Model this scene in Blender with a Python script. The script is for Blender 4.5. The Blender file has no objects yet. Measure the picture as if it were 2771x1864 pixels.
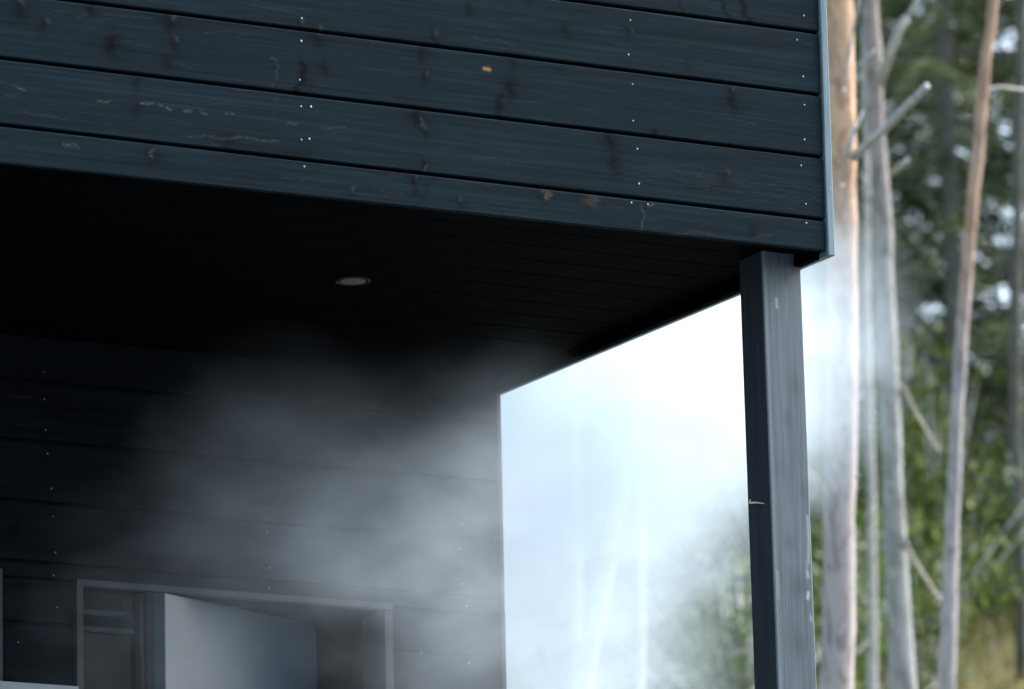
import bpy, math, random
import numpy as np
from mathutils import Matrix, Vector

random.seed(7)
RNG = np.random.default_rng(11)
SC = bpy.context.scene
COL = SC.collection

# ------------------------------------------------------------------ camera
R3 = [[0.8771815384, -0.0892994132, -0.4717819025],
      [-0.4796859014, -0.2065770946, -0.8527762543],
      [-0.0213069156, 0.9743467138, -0.2240412832]]
CAM = np.array([-7.314777865, -11.754285667, -3.4496551992])
FPX = 17205.3                                   # focal length in photo pixels (2771 wide)
cd = bpy.data.cameras.new("camera")
cam = bpy.data.objects.new("camera", cd)
COL.objects.link(cam)
m = Matrix([R3[i] + [CAM[i]] for i in range(3)] + [[0, 0, 0, 1]])
cam.matrix_world = m
cd.sensor_width = 36.0
cd.lens = FPX / 2771 * 36.0
cd.clip_start = 0.1
cd.clip_end = 2000
cd.dof.use_dof = True
cd.dof.focus_distance = 14.15
cd.dof.aperture_fstop = 5.4
SC.camera = cam

# ------------------------------------------------------------------ light
SUN_EL, SUN_AZ = math.radians(42), math.radians(94)     # azimuth clockwise from +Y
w = bpy.data.worlds.new("World")
SC.world = w
w.use_nodes = True
nt = w.node_tree
bg = nt.nodes["Background"]
sky = nt.nodes.new("ShaderNodeTexSky")
sky.sky_type = 'NISHITA'
sky.sun_disc = False
sky.sun_elevation = SUN_EL
sky.sun_rotation = SUN_AZ
sky.air_density = 1.0
sky.dust_density = 3.5
sky.ozone_density = 1.0
hs = nt.nodes.new("ShaderNodeHueSaturation")
hs.inputs["Saturation"].default_value = 0.85
hs.inputs["Hue"].default_value = 0.485
nt.links.new(sky.outputs[0], hs.inputs["Color"])
nt.links.new(hs.outputs[0], bg.inputs[0])
bg.inputs[1].default_value = 0.15

sd = bpy.data.lights.new("sun", 'SUN')
sd.energy = 2.0
sd.angle = math.radians(42)
sd.color = (0.95, 0.98, 1.0)
sun = bpy.data.objects.new("sun", sd)
COL.objects.link(sun)
sv = Vector((math.sin(SUN_AZ) * math.cos(SUN_EL), math.cos(SUN_AZ) * math.cos(SUN_EL), math.sin(SUN_EL)))
sun.rotation_euler = sv.to_track_quat('Z', 'Y').to_euler()

SC.view_settings.view_transform = 'Standard'
SC.view_settings.look = 'None'
SC.view_settings.gamma = 1.0
SC.view_settings.exposure = 1.6
cy = SC.cycles
cy.volume_bounces = 2
cy.max_bounces = 8
cy.diffuse_bounces = 3
cy.transparent_max_bounces = 12
cy.volume_step_rate = 1.0
cy.volume_max_steps = 256
cy.use_denoising = True
cy.use_adaptive_sampling = True
cy.adaptive_threshold = 0.02

# ------------------------------------------------------------------ helpers
def ray(px, py, s):
    """world point seen at photo pixel (px,py), s metres in front of the lens"""
    d = np.array([(px - 1385.5) / FPX, -(py - 932) / FPX, -1.0])
    return CAM + np.array(R3) @ d * s

def ground_pt(s, r):
    """plan position from distance s along the view and offset r to the right"""
    return np.array([CAM[0] + .484 * s + .875 * r, CAM[1] + .875 * s - .484 * r])

def terrain_z(x, y):
    dx, dy = x - CAM[0], y - CAM[1]
    s = dx * .484 + dy * .875
    r = dx * .875 - dy * .484
    z = -5.05
    z += 1.95 * min(max((s - 2) / 10, 0), 1)
    z += .317 * min(max(s - 16, 0), 17.5)
    z += .11 * min(max(s - 33.5, 0), 200)
    z += .14 * max(-1, min(r - .2, 3)) * min(max((s - 20) / 10, 0), 1)
    z += .10 * math.sin(x * .9 + 1) * math.cos(y * .7) + .05 * math.sin(x * 2.3) * math.sin(y * 2.9 + .6)
    return z

def props(o, label=None, cat=None, group=None, kind=None):
    if label: o["label"] = label
    if cat: o["category"] = cat
    if group: o["group"] = group
    if kind: o["kind"] = kind
    return o

def empty(name, loc):
    o = bpy.data.objects.new(name, None)
    o.empty_display_size = .2
    o.location = loc
    COL.objects.link(o)
    return o

def link_mesh(name, me, mat, parent=None):
    o = bpy.data.objects.new(name, me)
    COL.objects.link(o)
    if mat: me.materials.append(mat)
    if parent:
        o.parent = parent
        o.location = -Vector(parent.location) if parent.type == 'EMPTY' else (0, 0, 0)
    return o

class MB:
    """mesh collector"""
    def __init__(self): self.v = []; self.f = []
    def add(self, vs, fs):
        n = len(self.v); self.v += [tuple(map(float, q)) for q in vs]; self.f += [tuple(i + n for i in g) for g in fs]
    def box(self, x0, x1, y0, y1, z0, z1, b=0.0):
        if b <= 0:
            vs = [(x, y, z) for z in (z0, z1) for y in (y0, y1) for x in (x0, x1)]
            self.add(vs, [(0, 2, 3, 1), (4, 5, 7, 6), (0, 1, 5, 4), (1, 3, 7, 5), (3, 2, 6, 7), (2, 0, 4, 6)])
            return
        X, Y, Z = (x0, x1), (y0, y1), (z0, z1)
        vs = []; idx = {}
        for i in (0, 1):
            for j in (0, 1):
                for k in (0, 1):
                    sx, sy, sz = (b if i == 0 else -b), (b if j == 0 else -b), (b if k == 0 else -b)
                    for ax, q in enumerate([(X[i], Y[j] + sy, Z[k] + sz), (X[i] + sx, Y[j], Z[k] + sz), (X[i] + sx, Y[j] + sy, Z[k])]):
                        idx[(i, j, k, ax)] = len(vs); vs.append(q)
        F = []
        for a in (0, 1):
            F.append([idx[(a, j, k, 0)] for j, k in ((0, 0), (1, 0), (1, 1), (0, 1))])
            F.append([idx[(i, a, k, 1)] for i, k in ((0, 0), (1, 0), (1, 1), (0, 1))])
            F.append([idx[(i, j, a, 2)] for i, j in ((0, 0), (1, 0), (1, 1), (0, 1))])
        for a in (0, 1):
            for c in (0, 1):
                F.append([idx[(0, a, c, 1)], idx[(1, a, c, 1)], idx[(1, a, c, 2)], idx[(0, a, c, 2)]])
                F.append([idx[(a, 0, c, 0)], idx[(a, 1, c, 0)], idx[(a, 1, c, 2)], idx[(a, 0, c, 2)]])
                F.append([idx[(a, c, 0, 0)], idx[(a, c, 1, 0)], idx[(a, c, 1, 1)], idx[(a, c, 0, 1)]])
        for i in (0, 1):
            for j in (0, 1):
                for k in (0, 1):
                    F.append([idx[(i, j, k, q)] for q in (0, 1, 2)])
        ctr = np.array([(x0 + x1) / 2, (y0 + y1) / 2, (z0 + z1) / 2]); P = np.array(vs); G = []
        for g in F:
            n = np.cross(P[g[1]] - P[g[0]], P[g[2]] - P[g[0]])
            G.append(tuple(g) if n @ (P[g].mean(0) - ctr) > 0 else tuple(g[::-1]))
        self.add(vs, G)
    def tube(self, pts, rad, n=8, wob=0.0):
        pts = [np.array(q, float) for q in pts]
        vs = []; k = len(pts)
        for i, q in enumerate(pts):
            t = pts[min(i + 1, k - 1)] - pts[max(i - 1, 0)]
            t /= max(np.linalg.norm(t), 1e-9)
            a = np.cross(t, (0.3, 1, 0.1)); a /= np.linalg.norm(a); b = np.cross(t, a)
            for j in range(n):
                th = 2 * math.pi * j / n
                r = rad[i] * (1 + wob * (RNG.random() - .5))
                vs.append(q + r * (math.cos(th) * a + math.sin(th) * b))
        fs = [(i * n + j, i * n + (j + 1) % n, (i + 1) * n + (j + 1) % n, (i + 1) * n + j) for i in range(k - 1) for j in range(n)]
        fs += [tuple(range(n))[::-1], tuple((k - 1) * n + j for j in range(n))]
        self.add(vs, fs)
    def build(self, name, mat, parent=None, smooth=False):
        me = bpy.data.meshes.new(name)
        me.from_pydata(self.v, [], self.f)
        me.update()
        if smooth: me.polygons.foreach_set("use_smooth", [True] * len(me.polygons))
        return link_mesh(name, me, mat, parent)

def grid_mesh(name, P, C=None):
    """P: (n,m,3) points; C: (n,m,3) wear attribute"""
    n, k = P.shape[:2]
    i = np.arange(n * k).reshape(n, k)
    F = np.stack([i[:-1, :-1], i[1:, :-1], i[1:, 1:], i[:-1, 1:]], -1).reshape(-1, 4)
    me = bpy.data.meshes.new(name)
    me.vertices.add(n * k); me.vertices.foreach_set("co", P.reshape(-1).astype(np.float32))
    me.loops.add(F.size); me.loops.foreach_set("vertex_index", F.reshape(-1).astype(np.int32))
    me.polygons.add(len(F)); me.polygons.foreach_set("loop_start", np.arange(0, F.size, 4, dtype=np.int32))
    me.update(calc_edges=True); me.validate()
    if C is not None: set_wear(me, C.reshape(-1, 3))
    return me

def set_wear(me, C):
    a = me.attributes.new("wear", 'FLOAT_COLOR', 'POINT')
    D = np.ones((len(C), 4), np.float32); D[:, :3] = C
    a.data.foreach_set("color", D.reshape(-1))

# ------------------------------------------------------------------ materials
def new_mat(name):
    mt = bpy.data.materials.new(name); mt.use_nodes = True
    t = mt.node_tree
    return mt, t, t.nodes["Principled BSDF"]

def N(t, typ, **k):
    n = t.nodes.new(typ)
    for a, b in k.items():
        if a in n.inputs.keys() if isinstance(a, str) else False: n.inputs[a].default_value = b
        else: setattr(n, a, b)
    return n

def mixc(t, fac, a, b, mode='MIX'):
    n = t.nodes.new("ShaderNodeMix"); n.data_type = 'RGBA'; n.blend_type = mode
    for sock, val in ((n.inputs[0], fac), (n.inputs[6], a), (n.inputs[7], b)):
        if hasattr(val, "links"): t.links.new(val, sock)
        else: sock.default_value = val if not isinstance(val, tuple) else (*val, 1)
    return n.outputs[2]

def ramp(t, src, p):
    r = t.nodes.new("ShaderNodeValToRGB")
    e = r.color_ramp.elements
    while len(e) < len(p): e.new(.5)
    for q, (pos, c) in zip(e, p):
        q.position = pos; q.color = (c, c, c, 1) if not isinstance(c, tuple) else (*c, 1)
    t.links.new(src, r.inputs[0]); return r.outputs[0]

def noise(t, scale, detail=4, rough=.6, vec=None, dist=0.0):
    n = t.nodes.new("ShaderNodeTexNoise")
    n.inputs["Scale"].default_value = scale; n.inputs["Detail"].default_value = detail
    n.inputs["Roughness"].default_value = rough; n.inputs["Distortion"].default_value = dist
    if vec is not None: t.links.new(vec, n.inputs["Vector"])
    return n.outputs["Fac"]

def mapped(t, scale, loc=(0, 0, 0), coord="Object"):
    tc = t.nodes.new("ShaderNodeTexCoord"); mp = t.nodes.new("ShaderNodeMapping")
    mp.inputs["Scale"].default_value = scale; mp.inputs["Location"].default_value = loc
    t.links.new(tc.outputs[coord], mp.inputs["Vector"]); return mp.outputs[0]

def bump(t, bs, src, strength, dist):
    b = t.nodes.new("ShaderNodeBump"); b.inputs["Strength"].default_value = strength; b.inputs["Distance"].default_value = dist
    t.links.new(src, b.inputs["Height"]); t.links.new(b.outputs[0], bs.inputs["Normal"])

def wood(name, col, grain_scale, dark=.55, pale=(.34, .36, .38), tan=(.62, .38, .2), rough=.62, wear=False, var=.35, bumpd=.0012, spec=.4):
    """stained, brushed softwood; grain_scale stretches the grain along the long axis"""
    mt, t, bs = new_mat(name)
    v = mapped(t, grain_scale)
    g1 = noise(t, 1.0, 6, .65, v, .4)
    v2 = mapped(t, tuple(q * .18 for q in grain_scale), (3, 1, 7))
    g2 = noise(t, 1.0, 3, .5, v2, 1.2)
    v4 = mapped(t, tuple(q * (3.2 if q > 10 else 2.5) for q in grain_scale), (5, 2, 1)); g4 = noise(t, 1.0, 3, .7, v4, .3)
    v3 = mapped(t, (3, 3, 3)); g3 = noise(t, 1.0, 4, .6, v3)
    c = mixc(t, ramp(t, g1, [(.3, 0.0), (.7, 1.0)]), tuple(q * (1 - var) for q in col), tuple(q * (1 + var) for q in col))
    c = mixc(t, ramp(t, g2, [(.35, 0.0), (.7, 1.0)]), c, mixc(t, 1.0, c, (1.25, 1.22, 1.2), 'MULTIPLY'))
    c = mixc(t, ramp(t, g3, [(.3, .45), (.65, 0.0)]), c, mixc(t, 1.0, c, (.6, .65, .72), 'MULTIPLY'))
    c = mixc(t, ramp(t, g4, [(.38, 0.0), (.62, 1.0)]), mixc(t, 1.0, c, (.82, .82, .83), 'MULTIPLY'), mixc(t, 1.0, c, (1.18, 1.18, 1.17), 'MULTIPLY'))
    if wear:
        at = t.nodes.new("ShaderNodeAttribute"); at.attribute_name = "wear"
        sp = t.nodes.new("ShaderNodeSeparateColor"); t.links.new(at.outputs["Color"], sp.inputs[0])
        c = mixc(t, sp.outputs[0], c, tuple(q * dark * .22 for q in col))
        c = mixc(t, sp.outputs[1], c, pale)
        c = mixc(t, sp.outputs[2], c, tan)
    t.links.new(c, bs.inputs["Base Color"])
    bs.inputs["Roughness"].default_value = rough
    bs.inputs["Specular IOR Level"].default_value = spec
    bump(t, bs, g1, .5, bumpd)
    return mt

M = {}
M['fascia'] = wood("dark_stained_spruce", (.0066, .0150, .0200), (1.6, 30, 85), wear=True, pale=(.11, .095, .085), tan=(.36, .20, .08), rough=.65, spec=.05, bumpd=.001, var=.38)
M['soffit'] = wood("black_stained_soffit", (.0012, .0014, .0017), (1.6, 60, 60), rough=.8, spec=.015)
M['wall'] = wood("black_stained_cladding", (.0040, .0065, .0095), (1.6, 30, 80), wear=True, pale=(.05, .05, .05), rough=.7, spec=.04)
M['trimgrey'] = wood("weathered_trim", (.14, .205, .23), (60, 60, 2), rough=.6, var=.25)
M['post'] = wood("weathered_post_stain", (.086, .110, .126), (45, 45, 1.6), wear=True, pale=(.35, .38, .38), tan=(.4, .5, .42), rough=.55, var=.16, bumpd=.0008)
M['frame'] = wood("dark_frame_paint", (.013, .020, .026), (20, 20, 2.5), rough=.55, var=.3)
M['jamb'] = wood("black_jamb_paint", (.008, .010, .014), (20, 20, 2.5), rough=.6, var=.3, spec=.2)
M['interior'] = wood("brown_interior_panel", (.020, .014, .010), (2, 2, 40), rough=.6, var=.3)
M['deck'] = wood("weathered_deck", (.12, .11, .10), (2, 40, 40), rough=.7)

def simple(name, col, rough=.5, metal=0.0, nscale=40, var=.2, spec=.5):
    mt, t, bs = new_mat(name)
    g = noise(t, nscale, 4, .6, mapped(t, (1, 1, 1)))
    c = mixc(t, g, tuple(q * (1 - var) for q in col), tuple(q * (1 + var) for q in col))
    t.links.new(c, bs.inputs["Base Color"])
    bs.inputs["Roughness"].default_value = rough; bs.inputs["Metallic"].default_value = metal
    bs.inputs["Specular IOR Level"].default_value = spec
    return mt
M['doorwood'] = simple("grey_door_paint", (.048, .078, .106), .5, 0, 5, .08)
M['nail'] = simple("galvanised_nail", (.50, .54, .53), .4, .5, 300)
M['lamp'] = simple("lamp_lens", (.16, .145, .12), .35, 0, 60)
M['lampring'] = simple("lamp_ring", (.004, .004, .005), .6, .0)
M['steel'] = simple("brushed_steel", (.45, .47, .5), .35, .9)
M['roofing'] = simple("black_roofing_felt", (.03, .03, .032), .9, 0, 200)
M['flash'] = simple("zinc_flashing", (.22, .25, .27), .5, .3, 30)
M['web'] = simple("pale_wood_fibre", (.75, .8, .8), .6)
M['rock'] = simple("granite", (.42, .37, .36), .85, 0, 9, .45)

def glass():
    mt, t, bs = new_mat("window_glass")
    bs.inputs["Base Color"].default_value = (.9, .93, .93, 1)
    bs.inputs["Roughness"].default_value = .03
    bs.inputs["IOR"].default_value = 1.08
    bs.inputs["Transmission Weight"].default_value = 1.0
    return mt
M['glass'] = glass()

def bark(name, low, high=None, z0=0.0, z1=1.0, stretch=(30, 30, 8)):
    mt, t, bs = new_mat(name)
    v = mapped(t, stretch)
    g = noise(t, 1.0, 5, .65, v, .8)
    c = low
    if high:
        tc = t.nodes.new("ShaderNodeTexCoord"); sx = t.nodes.new("ShaderNodeSeparateXYZ")
        t.links.new(tc.outputs["Object"], sx.inputs[0])
        mr = t.nodes.new("ShaderNodeMapRange"); mr.inputs[1].default_value = z0; mr.inputs[2].default_value = z1
        t.links.new(sx.outputs[2], mr.inputs[0])
        ad = t.nodes.new("ShaderNodeMath"); ad.operation = 'MULTIPLY_ADD'
        t.links.new(noise(t, 6, 3, .6, mapped(t, (1, 1, .35))), ad.inputs[0]); ad.inputs[1].default_value = .9
        sb = t.nodes.new("ShaderNodeMath"); sb.operation = 'SUBTRACT'; t.links.new(mr.outputs[0], sb.inputs[0]); sb.inputs[1].default_value = .45
        t.links.new(sb.outputs[0], ad.inputs[2])
        c = mixc(t, ad.outputs[0], low, high)
    c2 = mixc(t, 1.0, c, (.45, .43, .42), 'MULTIPLY')
    c = mixc(t, ramp(t, g, [(.32, 0.0), (.55, 1.0)]), c2, c)
    t.links.new(c, bs.inputs["Base Color"]); bs.inputs["Roughness"].default_value = .85
    bs.inputs["Specular IOR Level"].default_value = .2
    bump(t, bs, g, .8, .012)
    return mt

def leaf_mat(name, a, b, tr=.25):
    mt, t, bs = new_mat(name)
    at = t.nodes.new("ShaderNodeAttribute"); at.attribute_name = "wear"
    sp = t.nodes.new("ShaderNodeSeparateColor"); t.links.new(at.outputs["Color"], sp.inputs[0])
    oi = t.nodes.new("ShaderNodeObjectInfo")
    c = mixc(t, sp.outputs[0], a, b)
    c = mixc(t, oi.outputs["Random"], c, mixc(t, 1.0, c, (1.25, 1.15, .9), 'MULTIPLY'))
    t.links.new(c, bs.inputs["Base Color"]); bs.inputs["Roughness"].default_value = .55
    bs.inputs["Specular IOR Level"].default_value = .3
    tl = t.nodes.new("ShaderNodeBsdfTranslucent"); t.links.new(c, tl.inputs[0])
    mx = t.nodes.new("ShaderNodeMixShader"); mx.inputs[0].default_value = tr
    t.links.new(bs.outputs[0], mx.inputs[1]); t.links.new(tl.outputs[0], mx.inputs[2])
    t.links.new(mx.outputs[0], t.nodes["Material Output"].inputs[0])
    return mt

# ------------------------------------------------------------------ cabin
W = .145                     # cladding pitch
FACE_X0 = -4.6
D = 1.5366                   # porch depth
SOF = -.058                  # soffit height
FLOOR = -2.72
cabin = empty("sauna_cabin", (-2.3, 0, FLOOR))
props(cabin, "black timber cabin with a plank-clad porch overhang, open door and steam drifting out", "building")

def gauss(X, Z, x, z, rx, rz):
    return np.exp(-(((X - x) / rx) ** 2 + ((Z - z) / rz) ** 2))

def seg(X, Z, a, b, wd):
    ax, az = a; bx, bz = b; dx, dz = bx - ax, bz - az
    t = np.clip(((X - ax) * dx + (Z - az) * dz) / max(dx * dx + dz * dz, 1e-9), 0, 1)
    d = np.hypot(X - ax - t * dx, Z - az - t * dz)
    return np.exp(-(d / wd) ** 2)

KNOTS = [(-1.977, .256, .03, .5), (-1.922, .224, .022, .4), (-1.764, .204, .030, .75), (-1.809, .281, .02, .5), (-1.626, .269, .026, .8),
         (-1.619, .226, .022, .5), (-1.632, .176, .02, .4), (-1.272, .281, .028, .5), (-1.034, .126, .026, .8), (-1.02, .1, .018, .5), (-.987, .309, .02, .5),
         (-1.02, .275, .024, .5), (-1.016, .221, .018, .5), (-.83, .168, .022, .8), (-.804, .22, .026, .7), (-.235, .249, .024, .7), (-.238, .274, .018, .5),
         (-.555, .123, .024, .8), (-.44, .156, .012, .6), (-1.67, -.031, .022, .9), (-1.042, -.013, .016, .6), (-1.025, .023, .014, .6), (-.722, -.019, .016, .7),
         (-.617, -.023, .026, .6), (-1.703, .124, .018, .4), (-1.708, .066, .02, .4), (-1.492, .017, .026, .4), (-1.257, .214, .018, .5), (-.262, .074, .02, .3),
         (-.543, .074, .03, .5), (-.936, -.06, .02, .4), (-1.198, -.064, .02, .3), (-.193, -.045, .024, .4), (-.657, .362, .02, .4), (-1.313, .3, .02, .35), (-.9, .38, .02, .4),
         (-.5, .376, .018, .35), (-.755, .44, .022, .5), (-.35, .32, .02, .3), (-1.5, .44, .02, .4), (-1.2, .52, .02, .4)]
def face_wear(X, Z):
    r = np.random.default_rng(3)
    dark = np.zeros_like(X); pale = np.zeros_like(X); tan = np.zeros_like(X)
    wz = Z + .004 * np.sin(X * 23) + .0025 * np.sin(X * 71 + Z * 40)
    wx = X + .004 * np.sin(Z * 90 + X * 9) + .003 * np.sin(Z * 210)
    for x, z, q, a in KNOTS:
        dark = np.maximum(dark, min(1, a * 1.6) * gauss(wx, wz, x, z, q * .6, q * .95))
        dark = np.maximum(dark, .6 * a * gauss(wx, wz, x, z, q * 1.5, q * .7))
        if r.random() < .45: pale = np.maximum(pale, .28 * gauss(wx, wz, x + q * .25, z + q * .55, q * .22, q * .35))
    # vertical dark streaks, some running out of knots
    for a, b, wd, s in [((-1.308, .21), (-1.322, .148), .010, .95), ((-.828, .195), (-.833, .148), .009, .8), ((-.998, -.01), (-1.04, -.072), .009, .35), ((-1.04, -.001), (-1.045, -.05), .008, .6),
                        ((-.363, .52), (-.363, .437), .003, .8), ((-.275, .53), (-.238, .438), .006, .7), ((-.228, .53), (-.184, .439), .007, .95), ((-1.285, .145), (-1.30, .19), .012, .3),
                        ((-.795, .29), (-.80, .19), .012, .35), ((-1.5, .0), (-1.3, .012), .012, .3)]:
        dark = np.maximum(dark, s * seg(wx, Z, a, b, wd))
    # raw-wood scuffs and pale grain
    for a, b, wd, s in [((-1.985, .081), (-1.965, .079), .0022, .8), ((-1.80, .080), (-1.775, .077), .0025, .55), ((-1.705, .080), (-1.675, .079), .0022, .85), ((-1.662, .079), (-1.655, .079), .0025, .9),
                        ((-1.643, .079), (-1.632, .078), .0025, .9), ((-1.60, .080), (-1.583, .079), .0024, .8), ((-1.56, .079), (-1.545, .078), .0024, .75), ((-1.50, .0785), (-1.48, .078), .002, .5),
                        ((-1.535, .026), (-1.37, .031), .0018, .5), ((-1.60, .026), (-1.54, .028), .0016, .35), ((-1.878, -.027), (-1.864, -.028), .0028, .8), ((-1.852, -.022), (-1.847, -.028), .0022, .8),
                        ((-1.373, .212), (-1.378, .154), .0013, .5), ((-1.385, .213), (-1.362, .212), .0013, .4), ((-1.378, .14), (-1.379, .08), .0012, .22), ((-.476, -.012), (-.477, -.08), .0014, .75),
                        ((-.457, -.012), (-.446, -.011), .003, .8), ((-1.345, .081), (-1.325, .080), .003, .4), ((-1.26, .079), (-1.21, .078), .0016, .3), ((-1.02, .022), (-1.018, .003), .0018, .6),
                        ((-1.02, .13), (-1.023, .112), .003, .5), ((-.905, -.093), (-.88, -.093), .0025, .4), ((-.72, -.087), (-.69, -.086), .0022, .45), ((-1.668, -.02), (-1.672, -.038), .004, .6),
                        ((-.722, -.010), (-.718, -.024), .005, .95), ((-.716, -.012), (-.709, -.017), .005, .7), ((-.735, -.008), (-.725, -.010), .003, .6), ((-.40, -.074), (-.30, -.064), .002, .3), ((-.20, -.06), (-.14, -.05), .002, .25)]:
        pale = np.maximum(pale, s * seg(wx, wz, a, b, wd) * (.6 + .4 * np.sin(X * 380 + Z * 900)))
    pale = np.maximum(pale, .55 * gauss(wx, wz, -.612, -.026, .016, .012) * (.5 + .5 * np.sin(X * 700 + Z * 900)))
    pale = np.maximum(pale, .3 * gauss(wx, wz, -.598, -.016, .012, .008))
    tan = np.maximum(tan, .95 * seg(X, Z, (-.866, .2525), (-.853, .2515), .0035))
    # arched grain lines on the fourth board
    for k in range(9):
        zc = .052 + .004 * k
        line = .0585 + (k - 4) * .0042 + .010 * np.cos((X + .25) * 5) * (k - 4) * .25
        amp = np.clip((X + .62) / .15, 0, 1)
        pale = np.maximum(pale, .14 * amp * np.exp(-((wz - line + .012 * (X + .3)) / .0011) ** 2) * (.5 + .5 * np.sin(X * 60 + k * 2)))
    # faint scratches along the grain
    for _ in range(130):
        x, z = r.uniform(-2.2, 0), r.uniform(-.07, .6); L = r.uniform(.015, .12)
        pale = np.maximum(pale, r.uniform(.04, .16) * seg(X, wz, (x, z), (x + L, z + r.normal() * .001), .0012))
    for _ in range(60):
        x, z = r.uniform(-2.2, 0), r.uniform(-.07, .6); L = r.uniform(.03, .2)
        dark = np.maximum(dark, r.uniform(.12, .4) * seg(X, wz, (x, z), (x + L, z), r.uniform(.001, .004)))
    return np.stack([dark, pale, tan], -1)

def clad(name, y0, xs, rows, wear, mat, parent, gap=.0068, depth=.012, res=.0035):
    """shiplap boards: rows = [(zbottom(x), ztop)]"""
    Vs, Fs, Cs = [], [], []; off = 0
    for zb, zt in rows:
        n = int((zt - gap - zb(0)) / res)
        us = np.linspace(0, 1, n)
        prof = [(0, depth), (0, .0012), (.002, 0)] + [(None, 0)] * n + [(-.0035, 0), (-.001, .0022), (0, depth)]
        zl = np.array([zb(x) for x in xs]); zh = zt - gap
        cols = []
        k = 0
        for q, (dz, dy) in enumerate(prof):
            if dz is None: z = zl + .003 + (zh - .0045 - zl - .003) * us[k]; k += 1
            elif q < 3: z = zl + dz
            else: z = np.full_like(zl, zh + dz)
            cols.append(np.stack([xs, np.full_like(xs, y0 + dy), z], -1))
        P = np.stack(cols, 1)
        n_, k_ = P.shape[:2]
        i = np.arange(n_ * k_).reshape(n_, k_) + off
        Fs.append(np.stack([i[:-1, :-1], i[1:, :-1], i[1:, 1:], i[:-1, 1:]], -1).reshape(-1, 4))
        Vs.append(P.reshape(-1, 3)); off += n_ * k_
        Cs.append(wear(P[..., 0], P[..., 2]).reshape(-1, 3))
    V = np.concatenate(Vs); F = np.concatenate(Fs); Cc = np.concatenate(Cs)
    me = bpy.data.meshes.new(name)
    me.vertices.add(len(V)); me.vertices.foreach_set("co", V.reshape(-1).astype(np.float32))
    me.loops.add(F.size); me.loops.foreach_set("vertex_index", F.reshape(-1).astype(np.int32))
    me.polygons.add(len(F)); me.polygons.foreach_set("loop_start", np.arange(0, F.size, 4, dtype=np.int32))
    me.update(calc_edges=True); me.validate(); set_wear(me, Cc)
    return link_mesh(name, me, mat, parent)

xs = np.concatenate([np.arange(FACE_X0, -2.2, .12), np.arange(-2.2, -.0045, .0035), [-.0045]])
rows = [(lambda x: -.0757 + .0053 * x + .0035, W * 0 + .0034)] + [((lambda x, k=k: k * W + .0034), (k + 1) * W + .0034) for k in range(6)]
fascia = clad("fascia", 0.0, xs, rows, face_wear, M['fascia'], cabin)
b = MB(); b.box(FACE_X0, -.004, .012, .03, -.072, 6 * W)            # dark board behind the open joints
b.build("fascia_backing", M['soffit'], cabin)
b = MB()                                                            # bottom lip
b.add([(FACE_X0, .0005, -.0757 + .0053 * FACE_X0 + .0035), (-.004, .0005, -.0757 + .0035), (-.004, .03, -.0757 + .0035), (FACE_X0, .03, -.0757 + .0053 * FACE_X0 + .0035)], [(0, 3, 2, 1)])
b.build("fascia_lip", M['soffit'], cabin)
b = MB(); b.box(-.001, .0165, -.006, D + 3.6, -.083, 6 * W, .0015)     # outer side board, its end grain seen from the front
sideb = b.build("side_fascia", M['trimgrey'], cabin)

# nails of the fascia
def nail_mesh(r=.0021):
    me = bpy.data.meshes.new("nail")
    n = 10; vs = [(0, -.0016, 0)]; fs = []
    for rr, y in ((r * .6, -.0013), (r, -.0002)):
        vs += [(rr * math.cos(2 * math.pi * i / n), y, rr * math.sin(2 * math.pi * i / n)) for i in range(n)]
    fs += [(0, 1 + i, 1 + (i + 1) % n) for i in range(n)]
    fs += [(1 + i, 1 + n + i, 1 + n + (i + 1) % n, 1 + (i + 1) % n) for i in range(n)]
    me.from_pydata(vs, [], fs); me.update(); me.materials.append(M['nail'])
    return me
NM = nail_mesh()
def nail(parent, x, y, z, s=1.0):
    o = bpy.data.objects.new("nail", NM); COL.objects.link(o); o.parent = parent
    o.location = (x, y, z) if parent.location.length < 1e-6 else Vector((x, y, z)) - parent.matrix_world.translation
    o.scale = (s, 1, s * 1.1); return o
bpy.context.view_layer.update()
FN = [(-.042, .47), (-.062, .411), (-.049, .327), (-.048, .261), (-.051, .18), (-.062, .119), (-.053, .031), (-.053, -.013),
      (-.494, .406), (-.501, .326), (-.493, .259), (-.494, .175), (-.485, .112), (-.483, .033), (-.504, -.013), (-.462, -.012),
      (-1.312, .314), (-1.314, .263), (-1.319, .176), (-1.317, .117), (-1.293, .119), (-1.317, .043), (-1.298, .047), (-1.311, -.016)]
def subnail(part, x, y, z, s=1.0):
    o = bpy.data.objects.new("nail", NM); COL.objects.link(o); o.parent = part
    o.location = (x, y, z); o.scale = (s, 1, s * 1.1)
for x, z in FN: subnail(fascia, x, -.0002, z, random.uniform(.85, 1.15))
subnail(sideb, .008, -.0062, .07, .8)

# soffit boards run along X, grooves every 12 cm
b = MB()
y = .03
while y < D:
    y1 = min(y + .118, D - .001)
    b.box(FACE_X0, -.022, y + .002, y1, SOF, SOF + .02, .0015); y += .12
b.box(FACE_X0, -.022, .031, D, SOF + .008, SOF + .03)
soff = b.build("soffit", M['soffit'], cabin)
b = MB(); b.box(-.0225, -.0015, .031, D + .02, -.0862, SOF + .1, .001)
b.build("edge_beam", M['soffit'], cabin)

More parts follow.
